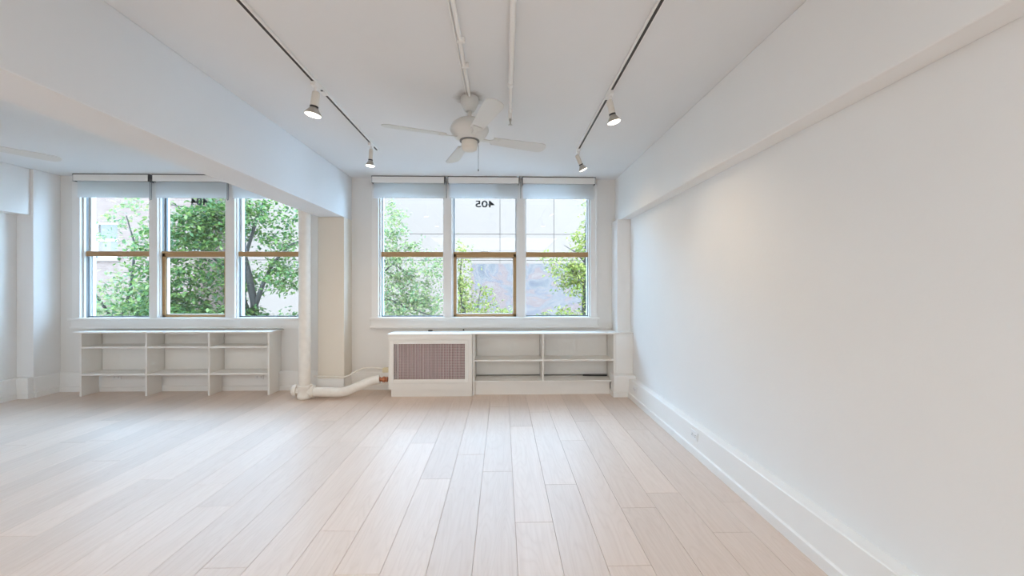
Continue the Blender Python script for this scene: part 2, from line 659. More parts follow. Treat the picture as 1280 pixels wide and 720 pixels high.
# ================================================================== WINDOWS
def text_mesh(txt, name, mat, parent, x0, x1, z0, z1, y):
    """vinyl figures on the outer side of the pane: they read from the street, so from indoors they stand mirrored"""
    cu = bpy.data.curves.new(name, 'FONT')
    cu.body = txt
    cu.size = 1
    cu.offset = 0.018
    cu.extrude = 0.02
    tmp = bpy.data.objects.new(name, cu)
    C.objects.link(tmp)
    dg = bpy.context.evaluated_depsgraph_get()
    me = bpy.data.meshes.new_from_object(tmp.evaluated_get(dg))
    bpy.data.objects.remove(tmp)
    xs = [v.co.x for v in me.vertices]
    ys = [v.co.y for v in me.vertices]
    a, b, c, d = min(xs), max(xs), min(ys), max(ys)
    for v in me.vertices:
        t, u, q = (v.co.x - a) / (b - a), (v.co.y - c) / (d - c), v.co.z
        v.co = (x1 + (x0 - x1) * t, y + q * 0.05, z0 + (z1 - z0) * u)
    me.materials.clear()
    me.materials.append(mat)
    o = bpy.data.objects.new(name, me)
    C.objects.link(o)
    o.parent = parent
    return o


def window(name, label, x0, x1, units, number, cas_l, cas_r):
    root = struct(MB().box(x0 - cas_l, x0, YB - 0.025, YB, ZS, ZH + 0.04)
                  .box(x1, x1 + cas_r, YB - 0.025, YB, ZS, ZH + 0.04)
                  .box(x0 - cas_l, x1 + cas_r, YB - 0.025, YB, ZH, ZC).build(name, M_trim, None, 0.004), label)
    # stool, apron, head
    box('sill', M_trim, root, x0 - cas_l - 0.02, x1 + cas_r + 0.02, YB - 0.07, YB + 0.10, ZS - 0.012, ZS + 0.022, bevel=0.006)
    mb = MB().box(x0 - cas_l - 0.005, x1 + cas_r + 0.005, YB - 0.03, YB, 0.905, ZS - 0.012)
    mb.box(x0 - cas_l - 0.02, x1 + cas_r + 0.02, YB - 0.04, YB, 0.885, 0.912)
    mb.build('apron', M_trim, root, 0.004)
    ed = [u for uu in units for u in uu]
    for i in range(1, len(ed) - 1, 2):
        box('mullion', M_trim, root, ed[i], ed[i + 1], YB - 0.02, YB + 0.18, ZS, ZH, bevel=0.004)
    for i, (a, b) in enumerate(units):
        mid = i == 1
        # side stops: white bead, dark strip, white bead on both jambs
        for s, e in ((1, a), (-1, b)):
            m1 = MB()
            m1.box(min(e, e + s * 0.016), max(e, e + s * 0.016), YB + 0.015, YB + 0.04, ZS, ZH)
            m1.box(min(e, e + s * 0.014), max(e, e + s * 0.014), YB + 0.135, YB + 0.175, ZS, ZH)
            m1.build('jamb_stop', M_trim, root)
            box('weatherstrip', M_grey, root, min(e, e + s * 0.012), max(e, e + s * 0.012), YB + 0.045, YB + 0.075, ZS, ZH)
        zm0, zm1 = 1.918, 1.995
        # upper sash (outer track)
        yu0, yu1 = YB + 0.10, YB + 0.132
        st = 0.022
        up = MB().box(a + 0.003, a + 0.003 + st, yu0, yu1, zm0 + 0.03, ZH).box(b - 0.003 - st, b - 0.003, yu0, yu1, zm0 + 0.03, ZH)
        up.box(a + 0.003, b - 0.003, yu0, yu1, ZH - 0.06, ZH).box(a + 0.003, b - 0.003, yu0, yu1, zm0 + 0.02, zm1 - 0.012)
        us = up.build('upper_sash', M_grey if mid else M_trim, root)
        box('glass_pane', M_glass, us, a + 0.003 + st, b - 0.003 - st, yu0 + 0.014, yu0 + 0.018, zm1 - 0.012, ZH - 0.06)
        if mid:
            text_mesh(number[0], 'lettering', M_letter, us, number[1], number[2], number[3], number[4], yu0 + 0.020)
        # lower sash (inner track)
        yl0, yl1 = YB + 0.045 if mid else YB + 0.078, YB + 0.098
        if mid:
            st, br = 0.042, 0.036
            lo = MB().box(a + 0.014, a + 0.014 + st, yl0, yl1, ZS + 0.022, zm1 - 0.01).box(b - 0.014 - st, b - 0.014, yl0, yl1, ZS + 0.022, zm1 - 0.01)
            lo.box(a + 0.014, b - 0.014, yl0, yl1, ZS + 0.022, ZS + 0.022 + br).box(a + 0.014, b - 0.014, yl0, yl1, zm0, zm1 - 0.012)
            ls = lo.build('lower_sash', M_wood, root, 0.003)
            box('meeting_rail', M_wood, ls, a + 0.014, b - 0.014, yl0 - 0.012, yl1, zm1 - 0.03, zm1, bevel=0.004)
            cx = (a + b) / 2
            lk = MB().box(cx - 0.06, cx + 0.06, yl0 - 0.006, yl1, zm1, zm1 + 0.006)
            for q in (-0.045, 0, 0.045):
                lk.lathe([(0.010, 0), (0.010, 0.012), (0.004, 0.016)], (cx + q, (yl0 + yl1) / 2, zm1 + 0.006), n=12)
            lk.build('sash_lock', M_alu, ls)
            a2, b2, z2, z3 = a + 0.014 + st, b - 0.014 - st, ZS + 0.022 + br, zm0
            bead = MB().box(a2, a2 + 0.012, yl0 + 0.02, yl1, z2, z3).box(b2 - 0.012, b2, yl0 + 0.02, yl1, z2, z3)
            bead.box(a2, b2, yl0 + 0.02, yl1, z2, z2 + 0.012).box(a2, b2, yl0 + 0.02, yl1, z3 - 0.02, z3)
            bead.build('glazing_bead', M_trim, ls)
            box('glass_pane', M_glass, ls, a2, b2, yl0 + 0.03, yl0 + 0.034, z2, z3)
        else:
            st = 0.014
            lo = MB().box(a + 0.003, a + 0.003 + st, yl0, yl1, ZS + 0.022, zm0).box(b - 0.003 - st, b - 0.003, yl0, yl1, ZS + 0.022, zm0)
            lo.box(a + 0.003, b - 0.003, yl0, yl1, ZS + 0.022, ZS + 0.04)
            ls = lo.build('lower_sash', M_grey, root)
            box('meeting_rail', M_wood, ls, a + 0.001, b - 0.001, YB + 0.04, yl1 + 0.0, zm0 + 0.004, zm1, bevel=0.004)
            box('glass_pane', M_glass, ls, a + 0.003 + st, b - 0.003 - st, yl0 + 0.008, yl0 + 0.012, ZS + 0.04, zm0)
    return root


U1 = [(-5.985, -5.035), (-4.92, -3.97), (-3.835, -2.875)]
U2 = [(-1.785, -0.850), (-0.735, 0.220), (0.330, 1.285)]
window('window_1', 'triple sash window of the left bay', W1[0], W1[1], U1, ('404', -4.565, -4.315, 2.678, 2.79), 0.11, 0.06)
window('window_2', 'triple sash window right of the column', W2[0], W2[1], U2, ('405', -0.402, -0.120, 2.668, 2.768), 0.10, 0.10)


# ================================================================== ROLLER BLINDS
def blind(x0, x1, label, zb, chain=None, zc=2.0):
    t = thing('roller_blind', label, 'blind', ((x0 + x1) / 2, 5.52, ZC), 'white roller blinds above the windows')
    box('head_rail', M_dgrey, t, x0 - 0.004, x1 + 0.004, 5.488, 5.575, ZC - 0.020, ZC - 0.0005)
    MB().lathe([(0.033, 0), (0.033, x1 - x0 - 0.024)], (x0 + 0.012, 5.53, 2.998), (1, 0, 0), 20).build('roller_tube', M_fabric, t)
    cs = MB().box(x0 + 0.006, x1 - 0.006, 5.485, 5.489, 2.958, 3.046)
    cs.build('fascia', M_trim, t, 0.001)
    for e in (x0, x1 - 0.008):
        box('bracket', M_dgrey, t, e, e + 0.008, 5.487, 5.58, 2.955, 3.038)
    f = MB().box(x0 + 0.014, x1 - 0.014, 5.5345, 5.536, zb + 0.03, 2.995).build('fabric', M_fabric, t)
    box('hem_bar', M_fabric, t, x0 + 0.014, x1 - 0.014, 5.529, 5.540, zb, zb + 0.032, bevel=0.003)
    if chain:
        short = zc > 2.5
        cr = 0.0045 if short else 0.0022  # short chains drawn thick and grey, taking in the shadow between the blinds
        c = MB()
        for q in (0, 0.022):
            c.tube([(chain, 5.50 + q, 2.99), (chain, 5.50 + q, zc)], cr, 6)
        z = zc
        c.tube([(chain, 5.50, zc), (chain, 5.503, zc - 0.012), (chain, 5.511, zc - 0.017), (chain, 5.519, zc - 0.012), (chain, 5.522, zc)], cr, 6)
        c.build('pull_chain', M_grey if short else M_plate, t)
    return t


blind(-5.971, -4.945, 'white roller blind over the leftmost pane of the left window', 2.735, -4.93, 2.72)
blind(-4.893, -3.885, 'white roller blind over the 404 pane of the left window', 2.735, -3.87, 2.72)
blind(-3.833, -2.84, 'white roller blind half hidden behind the ceiling beam by the column', 2.735)
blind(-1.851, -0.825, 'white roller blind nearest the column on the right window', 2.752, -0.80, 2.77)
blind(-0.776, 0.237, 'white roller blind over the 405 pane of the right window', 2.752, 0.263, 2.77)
blind(0.287, 1.336, 'white roller blind with long bead chain next to the right pilaster', 2.752, 1.348, 1.45)

# ================================================================== BOOKCASE UNDER THE LEFT WINDOW
bk = thing('bookcase', 'long low white open bookcase of nine compartments under the left window', 'bookcase', (-4.46, 5.47, 0))
bx = [-5.715, -4.848, -4.012, -3.213]
y0, y1 = 5.335, 5.60
box('top', M_shelf, bk, -5.787, -3.149, 5.315, 5.62, 0.853, 0.873, bevel=0.002)
TH = 0.024


def upright(name, x, mat, par, yf, yb, z1):
    # foot notched round the skirting
    return MB().prism([(yf, 0), (5.565, 0), (5.565, 0.275), (yb, 0.275), (yb, z1), (yf, z1)], 'x', x, x + TH).build(name, mat, par, 0.0015)


for i, x in enumerate(bx):
    upright('side_panel' if i in (0, 3) else 'divider', x, M_shelf, bk, y0, 5.615, 0.853)
for i in range(3):
    for z in (0.280, 0.648):
        box('shelf', M_shelf, bk, bx[i] + TH, bx[i + 1], y0 + 0.004, 5.605, z, z + 0.025, bevel=0.0015)
    box('back_panel', M_shelf, bk, bx[i] + TH + 0.006, bx[i + 1] - 0.004, 5.605, 5.615, 0.305, 0.850)

# ================================================================== RADIATOR COVER AND LOW SHELVES
rc = thing('radiator_cover', 'white radiator cover with a mauve lattice grille under the right window', 'radiator cover', (-0.97, 5.4, 0))
RX0, RX1, RY = -1.53, -0.41, 5.195
box('top', M_shelf, rc, RX0 - 0.016, RX1 + 0.002, RY - 0.014, 5.62, 0.830, 0.852, bevel=0.003)
gx0, gx1, gz0, gz1 = -1.459, -0.507, 0.238, 0.714
fr = MB()
fr.box(RX0, gx0, RY, RY + 0.02, 0.10, 0.83).box(gx1, RX1, RY, RY + 0.02, 0.10, 0.83)
fr.box(gx0, gx1, RY, RY + 0.02, gz1, 0.83).box(gx0, gx1, RY, RY + 0.02, 0.10, gz0)
fr.build('front_frame', M_shelf, rc)
box('moulding', M_shelf, rc, RX0, RX1, RY - 0.010, RY, 0.778, 0.83, bevel=0.002)
box('panel_line', M_shelf, rc, RX0 + 0.02, RX1 - 0.012, RY - 0.004, RY, 0.180, 0.187)
mf = MB().box(gx0 - 0.05, gx0, RY - 0.007, RY, gz0 - 0.045, gz1 + 0.045).box(gx1, gx1 + 0.05, RY - 0.007, RY, gz0 - 0.045, gz1 + 0.045)
mf.box(gx0, gx1, RY - 0.007, RY, gz1, gz1 + 0.045).box(gx0, gx1, RY - 0.007, RY, gz0 - 0.045, gz0)
mf.build('grille_frame', M_shelf, rc, 0.003)
for e in (RX0, RX1 - 0.018):
    box('side_panel', M_shelf, rc, e, e + 0.018, RY + 0.02, 5.56, 0.10, 0.83)
box('plinth', M_shelf, rc, RX0 + 0.03, RX1 + 0.0, RY + 0.020, RY + 0.036, 0.0, 0.112, bevel=0.002)
box('plinth', M_shelf, rc, RX0 + 0.03, RX1 + 0.0, RY + 0.036, 5.56, 0.0, 0.02)
gr = MB()
nx, nz = 43, 22
for i in range(nx + 1):
    x = gx0 + (gx1 - gx0) * i / nx
    gr.box(x - 0.003, x + 0.003, RY + 0.010, RY + 0.013, gz0, gz1)
for i in range(nz + 1):
    z = gz0 + (gz1 - gz0) * i / nz
    gr.box(gx0, gx1, RY + 0.0075, RY + 0.0105, z - 0.003, z + 0.003)
tag(gr.build('grille', M_lattice, rc), kind='stuff')
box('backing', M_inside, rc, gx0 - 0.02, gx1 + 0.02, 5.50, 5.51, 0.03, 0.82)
rd = thing('radiator', 'mauve brown ribbed radiator seen through the lattice grille of the cover', 'radiator', (-0.97, 5.36, 0.02))
for i in range(17):
    x = -1.40 + i * 0.054
    m1 = MB()
    for q in (5.30, 5.36, 5.42):
        m1.tube([(x, q, 0.09), (x, q, 0.76)], 0.017, 10)
    m1.box(x - 0.020, x + 0.020, 5.285, 5.435, 0.745, 0.79).box(x - 0.020, x + 0.020, 5.285, 5.435, 0.07, 0.115)
    m1.build('section', M_rad, rd)
for x in (-1.40, -0.536):
    for q in (5.30, 5.42):
        MB().tube([(x, q, 0.02), (x, q, 0.09)], 0.018, 10).build('foot', M_rad, rd)

ls = thing('low_shelf', 'low white two tier shelf unit between radiator cover and right wall', 'shelf', (0.57, 5.4, 0))
SX0, SX1, SY = -0.408, 1.528, 5.245
box('top', M_shelf, ls, SX0, 1.60, SY - 0.018, 5.62, 0.832, 0.852, bevel=0.002)
box('top', M_shelf, ls, 1.60, 1.80, SY - 0.018, 5.35, 0.846, 0.852)
for x in (SX0, SX1):
    box('side_panel', M_shelf, ls, x, x + 0.03, SY, 5.56, 0.176 if x > 0 else 0.0, 0.832, bevel=0.0015)
box('divider', M_shelf, ls, 0.546, 0.568, SY, 5.56, 0.198, 0.832, bevel=0.0015)
for a, b in ((SX0 + 0.03, 0.546), (0.568, SX1)):
    box('shelf', M_shelf, ls, a, b, SY + 0.002, 5.555, 0.464, 0.486, bevel=0.0015)
    box('back_panel', M_shelf, ls, a + 0.004, b - 0.006, 5.555, 5.565, 0.215, 0.83)
box('bottom_shelf', M_shelf, ls, SX0 + 0.03, SX1, SY + 0.001, 5.60, 0.176, 0.198, bevel=0.0015)
kb = box('kick_board', M_shelf, ls, SX0 + 0.03, 1.485, SY + 0.04, SY + 0.058, 0.0, 0.176)
box('access_plate', M_shelf, kb, 1.29, 1.40, SY + 0.037, SY + 0.04, 0.085, 0.135, bevel=0.001)
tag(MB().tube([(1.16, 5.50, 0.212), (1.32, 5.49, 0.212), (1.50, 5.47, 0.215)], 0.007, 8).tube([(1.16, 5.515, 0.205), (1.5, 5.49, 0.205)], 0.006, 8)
    .build('cable_and_shadow', M_dark), 'thin cable drawn dark together with its black shadow at the back of the lower right shelf compartment', 'cable')  # dark strands also stand in for the black shadow along the cable
mb = MB().box(-1.055, -0.995, 5.48, 5.505, 0.852, 0.868).box(-1.045, -1.005, 5.47, 5.48, 0.852, 0.860)
tag(mb.build('spring_clip', M_dark, None, 0.003), 'small black clip lying on top of the radiator cover', 'clip')
mb = MB().lathe([(0.011, 0), (0.011, 0.014), (0.006, 0.022)], (-0.56, 5.55, 0.852), n=12)
tag(mb.build('cap_nut', M_dark), 'tiny dark knob standing near the back edge of the radiator cover top', 'knob')

# ================================================================== STEAM PIPE
sp = thing('steam_pipe', 'cream painted heating riser with a bent branch running to the radiator', 'pipe', (-2.63, 5.16, 0))
px_, py_ = -2.622, 5.16
MB().tube([(px_, py_, 0.16), (px_, py_, ZC)], 0.072, 28).build('riser', M_pipe, sp)
mb = MB().lathe([(0.080, 0), (0.092, 0.02), (0.092, 0.045), (0.084, 0.06), (0.084, 0.13), (0.094, 0.145), (0.094, 0.175), (0.082, 0.185)], (px_, py_, 0.004), n=28)
mb.lathe([(0.062, -0.02), (0.062, 0.09), (0.082, 0.095), (0.082, 0.125), (0.07, 0.135)], (px_, py_, 0.095), (1, 0, 0), 24)
mb.build('tee_fitting', M_pipe, sp)
mb = MB().lathe([(0.06, 0.0), (0.06, 0.09), (0.078, 0.095), (0.078, 0.135), (0.06, 0.15), (0.045, 0.165), (0.0, 0.17)], (px_, py_, 0.105), (-1, 0, 0.10), 24)
mb.build('end_cap', M_pipe, sp)
MB().tube([(px_ + 0.12, py_, 0.093), (-2.16, py_, 0.082), (-2.08, py_ + 0.004, 0.094), (-2.00, py_ + 0.012, 0.122), (-1.80, py_ + 0.05, 0.205), (-1.74, py_ + 0.06, 0.222), (-1.655, py_ + 0.068, 0.232)],
          [0.062, 0.061, 0.061, 0.060, 0.057, 0.057, 0.057], 24).build('branch_pipe', M_pipe, sp)
vy = py_ + 0.07
mb = MB().lathe([(0.036, 0), (0.036, 0.02), (0.028, 0.022), (0.028, 0.05), (0.040, 0.055), (0.040, 0.085), (0.028, 0.09), (0.028, 0.10), (0.036, 0.103), (0.036, 0.118)], (-1.668, vy, 0.232), (1, 0, 0), 8)
mb.build('valve', M_copper, sp)
cd = thing('conduit', 'thin cream conduit curling round the column foot to a small box by the radiator cover', 'conduit', (-2.2, 5.3, 0.25))
pts = [(-2.58, 5.325, 0.262), (-2.45, 5.323, 0.256), (-2.25, 5.315, 0.250), (-2.165, 5.30, 0.246), (-2.11, 5.33, 0.262), (-2.03, 5.40, 0.310), (-1.95, 5.44, 0.338), (-1.85, 5.45, 0.345), (-1.66, 5.40, 0.338)]
MB().tube(pts, 0.011, 10).build('tubing', M_pipe, cd)
MB().box(-1.66, -1.545, 5.36, 5.43, 0.295, 0.355).box(-1.65, -1.555, 5.355, 5.36, 0.303, 0.347).build('junction_box', M_box, cd, 0.004)


# ================================================================== OUTLETS
def outlet(name, label, M):
    """duplex cover plate; M places the local frame (x along the wall, z up, -y to the room)"""
    t = thing(name, label, 'outlet', M.translation)
    def bl(nm, mat, par, *b):
        o = MB().box(*b)
        o.v = [tuple(M @ Vector(v)) for v in o.v]
        return o.build(nm, mat, par)
    bl('cover_plate', M_plate, t, -0.058, 0.058, -0.006, 0, -0.036, 0.036)
    for s in (-0.028, 0.028):
        f = bl('socket', M_plate, t, s - 0.018, s + 0.018, -0.009, -0.006, -0.017, 0.017)
        for q in (-0.007, 0.007):
            bl('slot', M_dark, f, s - 0.006, s + 0.006, -0.0105, -0.009, q - 0.0016, q + 0.0016)
    return t


Rm = Matrix.Rotation(math.radians(-90), 4, 'Z')
tilt = Matrix.Rotation(math.radians(-4.5), 4, 'X')
outlet('outlet', 'white duplex outlet on the right wall skirting halfway to the window', Matrix.Translation((1.707, 3.37, 0.172)) @ Rm @ tilt)
outlet('outlet', 'white duplex outlet on the right wall skirting near the corner pilaster', Matrix.Translation((1.707, 4.90, 0.165)) @ Rm @ tilt)
outlet('outlet', 'outlet on the skirting inside the leftmost bookcase bay', Matrix.Translation((-5.47, 5.592, 0.20)) @ Matrix.Rotation(math.radians(-4.5), 4, 'X'))
outlet('outlet', 'outlet on the skirting inside the rightmost bookcase bay', Matrix.Translation((-3.48, 5.592, 0.19)) @ Matrix.Rotation(math.radians(-4.5), 4, 'X'))


# ================================================================== TRACK LIGHTING
def track(x, segs, covers, label):
    t = thing('light_track', label, 'track', (x, 3.2, ZC), 'ceiling light tracks')
    for a, b in segs:
        r = MB().box(x - 0.018, x + 0.018, a, b, ZC - 0.022, ZC - 0.0005).build('rail', M_trim, t, 0.002)
        MB().box(x - 0.009, x + 0.009, a + 0.02, b - 0.02, ZC - 0.0235, ZC - 0.021).build('slot', M_slot, r)
    for a, b in covers:
        MB().box(x - 0.019, x + 0.019, a, b, ZC - 0.028, ZC - 0.0005).build('connector', M_trim, t, 0.002)
    return t


track(-1.425, [(-0.6, 3.02), (3.02, 4.42)], [(3.00, 3.045), (3.075, 3.14)], 'ceiling light track left of the fan')
track(0.861, [(-0.6, 3.06), (3.06, 4.38)], [(3.03, 3.15)], 'ceiling light track right of the fan')


def spot(loc, aim, label, power, lit, size=1.0):
    """track spot: adapter, bent arm, lamp holder, black collar, flared reflector bulb and its lit face"""
    x, y, z = loc
    t = thing('track_spotlight', label, 'spotlight', (x, y, ZC - 0.024), 'spotlights on the ceiling tracks')
    box('adapter', M_trim, t, x - 0.018, x + 0.018, y - 0.045, y + 0.045, ZC - 0.050, ZC - 0.022, bevel=0.003)
    a = Vector(aim).normalized()
    h = Vector((x, y, ZC - 0.10)) + Vector((-a.x, -a.y, 0)) * 0.03
    MB().tube([(x, y, ZC - 0.05), (x, y, ZC - 0.075), h], 0.011, 10).build('arm', M_trim, t)
    s = size
    MB().lathe([(0.014, -0.02), (0.026 * s, -0.012), (0.028 * s, 0.0), (0.028 * s, 0.095)], h, a, 20).build('lamp_holder', M_fan_cup, t)
    MB().lathe([(0.029 * s, 0.093), (0.029 * s, 0.104)], h, a, 20).build('collar', M_dark, t)
    bb = MB().lathe([(0.025 * s, 0.104), (0.034 * s, 0.118), (0.052 * s, 0.142), (0.060 * s, 0.156), (0.060 * s, 0.160)], h, a, 24).build('reflector_bulb', M_alu, t)
    MB().lathe([(0.055 * s, 0.1605), (0.045 * s, 0.166), (0.02 * s, 0.169)], h, a, 24).build('bulb_face', M_bulb, bb)
    ld = bpy.data.lights.new('spot_lamp', 'SPOT')
    ld.energy, ld.color = power, (1.0, 0.77, 0.50)
    ld.spot_size, ld.spot_blend, ld.shadow_soft_size = math.radians(125), 1.0, 0.05
    lo = bpy.data.objects.new('spot_lamp', ld)
    C.objects.link(lo)
    lo.location = h + a * 0.19
    lo.rotation_euler = a.to_track_quat('-Z', 'Y').to_euler()
    return t


spot((-1.425, 2.965, 0), (-0.16, 0.02, -1), 'lit spotlight on the left ceiling track nearer the camera', 22, True, 1.03)
spot((-1.425, 4.20, 0), (-0.08, 0.05, -1), 'small spotlight at the window end of the left ceiling track', 28, True, 0.82)
spot((0.861, 3.04, 0), (0.24, 0.03, -1), 'lit spotlight on the right ceiling track nearer the camera', 22, True, 0.92)
spot((0.861, 4.33, 0), (0.50, 0.14, -1), 'tilted spotlight at the window end of the right ceiling track', 7, True, 0.82)

# ================================================================== CEILING FAN
def fan_parts(loc, ang, label):
    cx, cy = loc
    t = thing('ceiling_fan', label, 'fan', (cx, cy, ZC), 'white ceiling fans')
    T = (cx, cy, 0)
    MB().lathe([(0.072, ZC - 0.0005), (0.076, ZC - 0.02), (0.071, ZC - 0.05), (0.054, ZC - 0.09), (0.036, ZC - 0.112), (0.030, ZC - 0.116)], T).build('canopy', M_fan, t)
    MB().lathe([(0.016, 2.86), (0.016, 2.96)], T, n=16).build('downrod', M_fan, t)
    MB().lathe([(0.030, 2.895), (0.055, 2.884), (0.105, 2.864), (0.140, 2.838), (0.158, 2.805), (0.160, 2.785), (0.150, 2.765), (0.128, 2.735), (0.098, 2.712), (0.085, 2.705)], T, n=40).build('motor_housing', M_fan, t)
    MB().lathe([(0.082, 2.706), (0.082, 2.697), (0.070, 2.697)], T, n=32).build('vent_ring', M_grey, t)
    MB().lathe([(0.066, 2.70), (0.066, 2.66), (0.060, 2.632), (0.048, 2.622), (0.0, 2.620)], T, n=32).build('switch_housing', M_fan_cup, t)
    for k in range(4):
        a = math.radians(ang + 90 * k)
        R = Matrix.Translation((cx, cy, 2.728)) @ Matrix.Rotation(a, 4, 'Z') @ Matrix.Rotation(math.radians(-12), 4, 'X')
        n = 8
        pr = [(0.20, -0.050), (0.58, -0.068)]
        pr += [(0.64 + 0.058 * math.cos(q), 0.068 * math.sin(q)) for q in [(-0.5 + i / n) * math.pi for i in range(n + 1)]]
        pr += [(0.58, 0.068), (0.20, 0.050)]
        m1 = MB().prism(pr, 'z', -0.003, 0.004)
        m1.v = [tuple(R @ Vector(v)) for v in m1.v]
        bl = m1.build('blade', M_fan, t, 0.0015)
        m2 = MB().prism([(0.09, -0.018), (0.17, -0.014), (0.21, -0.035), (0.255, -0.035), (0.255, 0.035), (0.21, 0.035), (0.17, 0.014), (0.09, 0.018)], 'z', -0.008, -0.003)
        m2.v = [tuple(R @ Vector(v)) for v in m2.v]
        m2.build('blade_iron', M_fan, bl)
    MB().tube([(cx + 0.068, cy - 0.02, 2.675), (cx + 0.074, cy - 0.02, 2.655), (cx + 0.074, cy - 0.02, 2.46)], 0.0022, 6).lathe([(0.002, 0.02), (0.006, 0.01), (0.004, 0)], (cx + 0.074, cy - 0.02, 2.445), n=10).build('pull_chain', M_grey, t)
    return t


fan_parts((-0.273, 3.20), 20, 'white ceiling fan with domed motor and pull chain between the two tracks')
fan_parts((-4.70, 3.29), 56, 'white ceiling fan left of the beam, one blade reaching into the picture at left edge')

# ================================================================== CEILING PIPES
cp = thing('ceiling_conduit', 'white electrical conduit running along the ceiling to the fan', 'conduit', (-0.268, 1.5, ZC))
MB().tube([(-0.268, -0.6, ZC - 0.016), (-0.268, 3.14, ZC - 0.016)], 0.0125, 12).tube([(-0.296, -0.6, ZC - 0.008), (-0.293, 3.12, ZC - 0.008)], 0.005, 8).build('tubing', M_trim, cp)
for y in (2.42, 2.70):
    MB().box(-0.285, -0.236, y - 0.012, y + 0.012, ZC - 0.033, ZC - 0.001).build('strap', M_trim, cp, 0.003)
sk = thing('sprinkler_pipe', 'white sprinkler pipe along the ceiling ending in a sprinkler head right of the fan', 'pipe', (0.055, 1.5, ZC))
MB().tube([(0.05, -0.6, ZC - 0.026), (0.062, 2.95, ZC - 0.026)], 0.017, 16).tube([(0.062, 2.95, ZC - 0.028), (0.069, 3.38, ZC - 0.030)], 0.013, 14).build('tubing', M_trim, sk)
MB().lathe([(0.017, 0), (0.021, 0.004), (0.021, 0.05), (0.017, 0.055)], (0.0615, 2.90, ZC - 0.027), (0, 1, 0), 16).build('coupling', M_trim, sk)
MB().lathe([(0.018, 0), (0.021, 0.01), (0.021, 0.03), (0.018, 0.035), (0.018, 0.075), (0.021, 0.08)], (0.069, 3.38, ZC - 0.005), (0, 0.25, -1), 16).build('elbow', M_trim, sk)
MB().lathe([(0.012, 0), (0.012, 0.02), (0.007, 0.022), (0.007, 0.05), (0.020, 0.052), (0.020, 0.055)], (0.070, 3.402, ZC - 0.082), (0, 0.1, -1), 14).build('sprinkler_head', M_alu, sk)

# ================================================================== OUTDOORS
ZG = -9.0
struct(MB().box(-60, 60, 10.5, 16.5, ZG - 0.3, ZG).build('street', M_street), 'grey street far below the windows')
struct(MB().box(-60, 60, 6.0, 10.5, ZG - 0.3, ZG + 0.12).build('pavement', M_pave), 'pavement under the street trees')
# white panelled building across the street
bd = thing('white_building', 'large white panelled building across the street with a pastel mural', 'building', (-1.5, 17.5, ZG))
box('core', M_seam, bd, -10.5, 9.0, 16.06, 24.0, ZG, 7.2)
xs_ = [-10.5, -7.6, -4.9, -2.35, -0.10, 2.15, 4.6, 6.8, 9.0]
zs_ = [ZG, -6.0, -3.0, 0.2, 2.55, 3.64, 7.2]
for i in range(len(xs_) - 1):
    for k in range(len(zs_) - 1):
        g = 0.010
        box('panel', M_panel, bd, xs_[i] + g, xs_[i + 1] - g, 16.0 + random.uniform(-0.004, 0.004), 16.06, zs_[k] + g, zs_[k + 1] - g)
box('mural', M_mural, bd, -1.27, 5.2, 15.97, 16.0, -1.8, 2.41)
# pale brick building to the left
bb = thing('brick_building', 'pale pink brick building with a sash window seen through the left window', 'building', (-17, 17, ZG))
bwx0, bwx1, bwz0, bwz1 = -15.55, -14.66, 2.55, 3.90
mb = MB()
mb.box(-26, bwx0, 15.0, 22, ZG, 8).box(bwx1, -11.8, 15.0, 22, ZG, 8)
mb.box(bwx0, bwx1, 15.0, 22, ZG, bwz0).box(bwx0, bwx1, 15.0, 22, bwz1, 8).box(bwx0, bwx1, 15.4, 22, bwz0, bwz1)
mb.build('brick_wall', M_brick, bb)
wf = MB()
zmid = (bwz0 + bwz1) / 2 + 0.02
wf.box(bwx0, bwx0 + 0.05, 15.1, 15.18, bwz0, bwz1).box(bwx1 - 0.05, bwx1, 15.1, 15.18, bwz0, bwz1)
wf.box(bwx0, bwx1, 15.1, 15.18, bwz1 - 0.05, bwz1).box(bwx0, bwx1, 15.1, 15.18, bwz0, bwz0 + 0.06).box(bwx0, bwx1, 15.1, 15.18, zmid - 0.04, zmid + 0.04)
wfo = wf.build('window_frame', M_trim, bb)
M_bpane = paint('far_window_pane', (0.091, 0.066, 0.054), 0.1, 0.05)
M_curtain = paint('far_curtain', (0.146, 0.102, 0.082), 0.8, 0.03)
box('window_pane', M_bpane, wfo, bwx0 + 0.05, bwx1 - 0.05, 15.13, 15.145, zmid + 0.04, bwz1 - 0.05)
box('window_pane', M_curtain, wfo, bwx0 + 0.05, bwx1 - 0.38, 15.13, 15.145, bwz0 + 0.06, zmid - 0.04)
box('window_pane', M_bpane, wfo, bwx1 - 0.38, bwx1 - 0.05, 15.13, 15.145, bwz0 + 0.06, zmid - 0.04)
box('window_sill', M_panel, bb, bwx0 - 0.1, bwx1 + 0.1, 14.9, 15.05, bwz0 - 0.12, bwz0)


